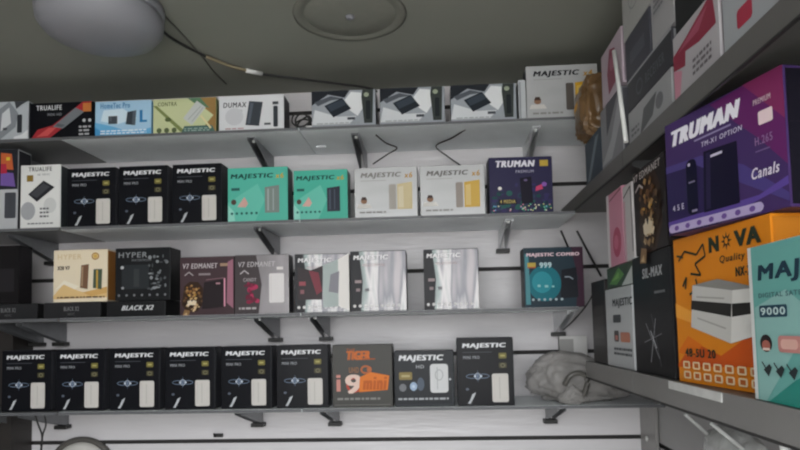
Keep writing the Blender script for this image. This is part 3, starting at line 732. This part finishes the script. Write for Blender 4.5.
c.p('device_picture', [('C4C2BE','p',(.20,.38),(.62,.28),(.66,.60),(.24,.66)),('DAD8D4','p',(.62,.28),(.90,.34),(.90,.60),(.66,.60)),('2B2A28','p',(.21,.50),(.635,.44),(.645,.52),(.22,.56)),('2B2A28','p',(.645,.44),(.90,.46),(.90,.52),(.65,.52)),('A3A19C','line',(.28,.44),(.58,.37),.01),('A3A19C','line',(.28,.58),(.58,.555),.01),('8A8884','p',(.24,.66),(.66,.60),(.90,.60),(.52,.68))])
c.p('model_text', [(G,'t','48-5U 20',.12,.18,.46,.235,0,.03)])
ic = []
for row in range(2):
    for k in range(7):
        u = .09+.118*k; v = .03+.068*row
        ic += [('DCC7A0','rr',u,v,u+.085,v+.05,.012),('B5602A','r',u+.018,v+.010,u+.067,v+.040)]
c.p('feature_icons', ic)
# purple carton on top of the orange one
b0 = Vector((.370,ymap(-.932,.370,.2))); b1 = Vector((.430,ymap(-1.174,.430,.2)))
c = rbox('large purple carton with white slanted title lying on the orange carton', None,(b1-b0).length,.1366,.314,.13, pr('43305F'), pr('1A1822'))
place(c,b0,b1,.1366)
c.p('violet_wash', [('612760','p',(.45,.98),(1,1),(1,.3),(.82,.55)),('7E305C','p',(.72,1),(1,1),(1,.62)),('2E244C','p',(0,0),(.5,0),(.66,.3),(.3,.55),(0,.6)),('4A3E78','p',(0,.62),(.35,.60),(.7,.4),(1,.1),(1,.04),(.6,.32),(.3,.54),(0,.56)),('5A4590','p',(0,.12),(.8,.14),(1,.22),(1,.16),(.7,.08),(0,.06))])
c.p('title', [('E6E3EC','t','TRUMAN',.06,.78,.66,.91,.22,.06)])
c.p('subtitle', [('C5BED4','t','TM-X1 OPTION',.36,.665,.70,.705,.1),('8E84A8','r',.30,.735,.62,.75)])
c.p('device_picture', [('18142A','p',(.36,.12),(.66,.12),(.66,.60),(.38,.62)),('2A2342','p',(.38,.14),(.42,.14),(.44,.6),(.4,.6)),('CFC8DC','r',.44,.55,.54,.57)])
c.p('remote_picture', [('15122A','rr',.21,.13,.31,.60,.04),('C9C2D6','e',.24,.56,.012,.014),('77708A','r',.23,.4,.29,.415),('8A829C','r',.25,.15,.3,.17)])
c.p('side_marks', [('C9B0B8','t','PREMIUM',.80,.80,.92,.84),('E0C8CC','rr',.83,.64,.93,.74,.01),('8A6A94','t','H.265',.80,.50,.92,.56),('6E5A86','r',.80,.45,.9,.46)])
c.p('script_word', [('D9D0E0','t','Canals',.76,.26,.95,.34,.15)])
c.p('number', [('CFC8DC','t','4 5 E',.07,.20,.18,.25)])
c.p('pill_row', [('AFA0C6','rr',.02,.012,.84,.085,.03)]+[('6A4F90','e',.1+.11*k,.048,.022,.022) for k in range(7)])
# teal carton at the right edge of the picture
c = rbox('teal and white carton with dark lettering beside the orange carton', -1.165,-1.435,ZL,.090,.12, pr('6CADA6'), pr('C9CFCE'), x=.390)
c.p('white_spine', [('D9DCDA','r',0,0,.03,1)])
c.p('pale_wash', [('8FBDB8','p',(.04,.0),(.10,.0),(.5,.55),(.3,.7),(.04,.6)),('2C8A7E','p',(.12,0),(.6,0),(.6,.3),(.34,.16))])
c.p('title', [('1E3A4A','t','MAJESTIC',.085,.745,.93,.87,.12,.04)]); c.p('subtitle', [('4A6E74','t','DIGITAL SATELLITE RECEIVER',.085,.66,.8,.69)])
c.p('model_mark', [('2A4A5C','rr',.085,.535,.31,.61,.01),('C4DAD8','t','9000',.10,.55,.295,.595,0,.03)])
c.p('face_photo', [('2A2424','e',.13,.37,.05,.055),('B0685A','e',.13,.355,.035,.035),('E6D0C4','r',.10,.325,.16,.34)]); c.p('pink_photo', [('C98A84','rr',.23,.32,.42,.42,.02),('E0B0A4','rr',.25,.34,.38,.40,.02)])
c.p('dark_icons', [('2A3436','p',(.10+.1*k,.20),(.14+.1*k,.16),(.17+.1*k,.22),(.15+.1*k,.24)) for k in range(5)]+[('2A3436','line',(.09+.1*k,.25),(.13+.1*k,.2),.008) for k in range(5)])

# ---- upper shelf: the pile of cartons
U = ZU
c = rbox('pale grey long carton at the bottom of the pile on the upper right shelf', -.645,-.887,U,.422,.17, pr('9C9C9E'), pr('6E6E70')); c.p('dark_print', [('5A5B5D','p',(.3,.1),(.6,.3),(.7,.8),(.4,.7)),('6E6F72','e',.75,.5,.08,.2)]); c.smalltext('spec_lines',.08,.2,.28,.5,2,'6A6A6C')
c = rbox('dark flat carton with pale top edge in the pile on the upper right shelf', -.64,-.888,.4236,.486,.17, pr('3F3F44'), pr('8A8A8E')); c.p('pale_edge', [('9A9A9E','r',0,.92,1,1)]); c.p('dim_print', [('55565C','ring',.3,.45,.08,.25,.02),('5F6066','t','RECEIVER',.45,.3,.85,.6)])
c = rbox('dark grey carton under the tilted white one, far end of the pile', -.625,-.775,.4876,.573,.16, pr('4A4A52'), pr('5F5F66')); c.p('dim_print', [('5A5A64','r',.2,.3,.8,.6)])
c = rbox('pale carton with faint grey drawing on top of the pile, upper right shelf', -.60,-.772,.5746,.705,.16, pr('A9A8A6'), pr('77767A')); c.p('grey_drawing', [('8A8A8C','ring',.45,.5,.2,.2,.02),('949496','line',(.3,.3),(.6,.75),.02)])
c = rbox('pale carton with red corner upright in the pile, upper right shelf', -.78,-.888,.4876,.66,.16, pr('A4A2A4'), pr('6E6D70')); c.p('red_corner', [('9E4A58','p',(.55,.75),(1,.7),(1,1),(.7,1))]); c.smalltext('spec_lines',.15,.3,.6,.55,4,'77777A')
c = rbox('white carton with a red swoosh at the front of the upper right shelf', -.897,-1.066,U,.462,.17, pr('B3AFB3'), pr('8A8488'))
c.p('red_swoosh', [('8E3448','p',(0,.72),(.3,.80),(.9,1),(.95,.55),(.6,.55),(.3,.62),(.28,.42),(0,.5)),('A8546A','p',(.1,.7),(.5,.82),(.8,.9),(.6,.7))]); c.p('pink_panel', [('C98A9C','p',(0,0),(.12,.0),(.2,.4),(0,.5))]); c.smalltext('dark_letters',.45,.15,.85,.42,3,'6A6468')
c = rbox('black carton with a green spot on the white and red carton, upper right shelf', -.897,-1.06,.4636,.60,.16, pr('26272A'), pr('323236')); c.p('green_spot', [('3E5A4A','e',.4,.3,.1,.1)]); c.p('dim_print', [('35363A','r',.6,.2,.9,.6)])
c = rbox('large pale grey carton with dark letters at the right end of the upper shelf', -1.072,-1.36,U,.56,.17, pr('A3A6AA'), pr('77797D'))
c.p('title', [('3A3B3F','t','SUPERSAT',.25,.34,.95,.44,.1,.03)]); c.p('red_mark', [('A83A4E','rr',.14,.10,.28,.22,.02)]); c.smalltext('spec_lines',.2,.5,.6,.6,2,'66686C')
c = rbox('grey carton under the pink carton behind the white strip, upper right shelf', -.425,-.598,U,.498,.16, pr('88888C'), pr('5E5E64')); c.p('pale_sweep', [('A9A9AE','p',(0,.1),(.5,.4),(.9,.9),(1,.6),(.5,.1))]); c.p('dark_panel', [('4A4A52','p',(.3,.5),(.9,1),(.3,1))])
c = rbox('pink and white carton behind the white strip on the upper right shelf', -.43,-.596,.4996,.62,.15, pr('B9A9B3'), pr('8A7F88')); c.p('red_picture', [('8E4458','p',(.35,.1),(.75,.2),(.7,.8),(.45,.9),(.3,.5)),('A8667A','e',.55,.6,.12,.14)])
c = rbox('dark blue carton at the far end of the upper right shelf', -.262,-.42,U,.468,.14, pr('3A4652'), pr('59646E')); c.p('pale_sweep', [('77838C','p',(.1,.1),(.3,.1),(.9,.9),(.7,.9))])
bag = empty('brown_parcel', (.425,-.338,Z0+.4696)); tag(bag, 'brown plastic wrapped parcel in front of the silver carton, upper right shelf', 'parcel')
lump('wrapping', 0,0,0, .11,.125,.165, M_bagb, 12, lerp([(0,.9),(.5,1),(1,.95)]), bag, square=.5, ridge=.07)
MB().tube(smooth_path([(-.03,-.03,.13),(-.058,0,.09),(-.05,.04,.07)]), .004, mat('parcel_tie','B98A3C',.4,noise=.1)).build('tie_string', bag)
# white upright strip in front of the pile
p0 = at(626,137,'x',XS-.006); p1 = at(614,51,'x',XS-.006)
MB().tube([(p0.x,p0.y,p0.z-.01),(p1.x,p1.y,p1.z)], .0045, M_white, 10).build('upright_strip')
tag(bpy.data.objects['upright_strip'], 'thin leaning white strip at the front of the upper right shelf', 'strip')
# thin struts between the second and third shelf, at the corner
for (a,b,lab) in (((561,231),(572,256),'short thin dark strut near the corner below the second shelf'),((577,231),(601,276),'long thin dark strut near the corner below the second shelf')):
    q0 = at(*a,'y',-.12); q1 = at(*b,'y',-.04)
    tag(MB().tube([q0,q1], .0032, M_cable).build('corner_strut'), lab, 'strut', 'struts in the corner')

# ================================================================== CEILING
zc = Z0+ZC
lc = at(101,33,'z',ZC-.07)
root = empty('ceiling_lamp', (lc.x,lc.y,zc)); tag(root, 'round white unlit ceiling lamp at the upper left', 'lamp')
MB().lathe([(0.132,-.0005),(0.137,-.004),(0.137,-.02),(0.132,-.026)], M_lamp).build('base_ring', root)
MB().lathe([(0.133,-.026),(0.136,-.034),(0.133,-.055),(0.118,-.074),(0.088,-.088),(0.048,-.095),(0.004,-.097)], M_lamp, 64).build('shade', root)
fc = at(350,14,'z',ZC)
root = empty('ceiling_fitting', (fc.x,fc.y,zc)); tag(root, 'round dark grey fitting on the ceiling at the top centre', 'ceiling fitting')
MB().lathe([(.135,-.0002),(.137,-.003),(.128,-.0055),(.117,-.0055),(.112,-.002)], M_fand, 64).build('outer_ring', root)
MB().lathe([(.111,-.0002),(.109,-.002),(.06,-.004),(.004,-.006)], M_fan, 64).build('cover_plate', root)
MB().lathe([(.011,-.006),(.010,-.011),(.004,-.013)], M_lamp, 24).build('centre_knob', root)
pts = [at(x,y,'z',ZC-.006) for x,y in ((140,-14),(150,12),(168,36),(205,56),(230,66),(262,74),(300,79),(340,84),(372,89))]
pts.append(pts[-1]+Vector((.02,.06,-.002)))
root = MB().tube(smooth_path(pts), .0036, M_cable).build('ceiling_cable'); tag(root, 'thin dark cable running along the ceiling past the lamp', 'cable')
s = smooth_path([at(x,y,'z',ZC-.0075) for x,y in ((206,56.5),(230,66),(247,70.5))])
MB().tube(s, .0044, M_cablet).build('tan_sleeve', root)
s = [at(x,y,'z',ZC-.008) for x,y in ((246,70.5),(262,74))]
MB().tube(s, .0066, M_white).build('connector', root)
pts = [at(x,y,'z',ZC-.003) for x,y in ((152,4),(178,30),(203,58),(214,72),(226,84))]
tag(MB().tube(smooth_path(pts), .0022, mat('cable_grey','5A5953',.6,noise=.05)).build('ceiling_cable'), 'faint grey cable crossing the dark one on the ceiling', 'cable')

# ================================================================== CABLES ON AND BELOW THE SHELVES
zs = Z0+SH[0]
cx_ = at(303,130,'y',-.2).x
rn = random.Random(2); pts = []
for k in range(26):
    a = k*1.0; r_ = .016+.012*rn.random()
    pts.append((cx_+r_*math.cos(a), -.20+.02*math.sin(a*.7), zs+.032+r_*math.sin(a)*.9))
root = MB().tube(smooth_path(pts,4), .0026, M_cable, 6).build('cable_coil'); tag(root, 'tangled dark cable coil between cartons on the top shelf', 'cable')
MB().box(cx_+.012,cx_+.03,-.215,-.19,zs+.004,zs+.016, M_white, .002).build('plug', root)
def hang(label, pp, name='hanging_cable', r=.0022, y=-.12, m=M_cable):
    pts = [at(px,py,'y',yy) for px,py,yy in pp]
    return tag(MB().tube(smooth_path(pts), r, m, 6).build(name), label, 'cable')
hang('dark cable looping below the top shelf above the left silver carton', [(376,135,-.2),(386,143,-.15),(397,148,-.10),(388,154,-.085),(373,164,-.06)])
hang('dark cable looping below the top shelf above the right silver carton', [(466,129,-.2),(452,138,-.14),(436,146,-.06),(447,156,-.04),(463,167,-.03)])
hang('dark cable slanting down beside the teal and black carton, third shelf', [(598,283,-.26),(588,303,-.27),(574,320,-.27),(563,330,-.10)])
hang('dark cable hanging down left below the bottom shelf', [(35,414,-.2),(38,424,-.15),(42,436,-.1),(41,452,-.06),(40,470,-.03)], r=.0028)
pts = [at(px,py,'y',yy) for px,py,yy in ((44,413,-.2),(46,424,-.15),(43,434,-.12),(41,446,-.07))]
MB().tube(smooth_path(pts), .0024, M_cable, 6).build('second_strand', bpy.data.objects['hanging_cable.003'])
x = at(321,144,'y',-.1)
tag(MB().prism([(x.x-.016,x.z-.010),(x.x+.016,x.z-.010),(x.x+.003,x.z+.013)], 'y', -.10,-.098, mat('paper_white','DADBDD',.6,noise=.03)).build('paper_tag', ), 'small white paper triangle taped below the top shelf', 'paper')
# pointed strap holding the paper to the shelf underside
o = bpy.data.objects['paper_tag']
MB().box(x.x+.0005,x.x+.0055,-.1025,-.0975,x.z+.011,Z0+SH[0]-.0089, M_white).build('tape', o)
# round dish on the wall at the lower left
dc = at(80,474,'y',-.02)
root = empty('wall_clock', (dc.x,-.001,dc.z)); tag(root, 'round pale clock with dark rim on the wall at the lower left', 'clock')
MB().lathe([(.112,-.0005),(.114,-.010),(.110,-.018),(.100,-.020),(.098,-.010)], mat('clock_rim','55524E',.5,noise=.1), 64, axis='y').build('rim', root)
MB().lathe([(.097,-.001),(.096,-.014),(.085,-.024),(.05,-.030),(.004,-.032)], mat('clock_face','CFCCC6',.4,noise=.05), 64, axis='y').build('face', root)
MB().box(-.003,.003,-.036,-.0318,-.005,.05, M_rubber).build('hand', root)
MB().box(-.003,.035,-.036,-.0318,-.004,.003, M_rubber).build('hand', root)
# little hook in the lowest groove
hc = at(218,436,'y',-.01)
root = MB().box(hc.x-.014,hc.x+.014,-.012,-.0002,hc.z-.004,hc.z+.007, M_rubber, .002).tube([(hc.x-.008,-.008,hc.z+.004),(hc.x-.008,-.02,hc.z+.002),(hc.x-.008,-.024,hc.z+.010)], .0025, M_rubber).build('slat_hook'); tag(root, 'small dark hook on the slatted wall below the bottom shelf', 'hook')
# pale bag and white rod below the lower right shelf
pb = at(735,447,'x',.44)
bag = empty('pale_bag', (pb.x,pb.y,pb.z-.075)); tag(bag, 'pale crumpled plastic bag hanging from the lip of the lower right shelf', 'plastic bag')
lump('bag_film', 0,0,0, .07,.17,.11, M_bagd, 31, lerp([(0,.8),(.5,1),(1,.8)]), bag)
MB().tube(smooth_path([(0,-.06,.07),(XS-.44,-.05,Z0+ZL-.0482-(pb.z-.075))]), .003, M_bagd).build('handle', bag)
MB().tube(smooth_path([(0,.06,.07),(XS-.44,.045,Z0+ZL-.0482-(pb.z-.075))]), .003, M_bagd).build('handle', bag)
p0 = at(782,434,'x',.40); p1 = at(788,462,'x',.40)
tag(MB().tube([(p0.x,p0.y,Z0+ZL-.01215),p0+Vector((.0,0,-.002)),p1,p1+Vector((0,-.01,-.12))], .0055, M_white, 10).build('white_rod'), 'short white rod hanging below the lower right shelf', 'rod')

# ================================================================== LIGHT
w = bpy.data.worlds.new('overcast_street'); scene.world = w; w.use_nodes = True
nt = w.node_tree; bg = nt.nodes['Background']
tc = nt.nodes.new('ShaderNodeTexCoord'); sp = nt.nodes.new('ShaderNodeSeparateXYZ'); rp = nt.nodes.new('ShaderNodeValToRGB')
nt.links.new(tc.outputs['Generated'], sp.inputs[0]); nt.links.new(sp.outputs['Z'], rp.inputs['Fac']); nt.links.new(rp.outputs['Color'], bg.inputs['Color'])
rp.color_ramp.elements[0].position = .0; rp.color_ramp.elements[0].color = (.45,.45,.45,1)
rp.color_ramp.elements[1].position = .5; rp.color_ramp.elements[1].color = (.92,.965,1.0,1)
bg.inputs['Strength'].default_value = 13
pl = bpy.data.lights.new('hatch_daylight', 'AREA'); pl.shape = 'RECTANGLE'; pl.size = OX1-OX0; pl.size_y = OZ1-OZ0
pl.cycles.is_portal = True
po = bpy.data.objects.new('hatch_daylight', pl); COL.objects.link(po)
po.location = ((OX0+OX1)/2, YB-.03, Z0+(OZ0+OZ1)/2); po.rotation_euler = (math.radians(90),0,0)

scene.view_settings.view_transform = 'Standard'; scene.view_settings.look = 'None'
scene.view_settings.gamma = 1; scene.view_settings.use_curve_mapping = False
scene.view_settings.exposure = 0
scene.cycles.max_bounces = 8; scene.cycles.transparent_max_bounces = 16
scene.cycles.use_denoising = True
scene.cycles.filter_width = 2.2
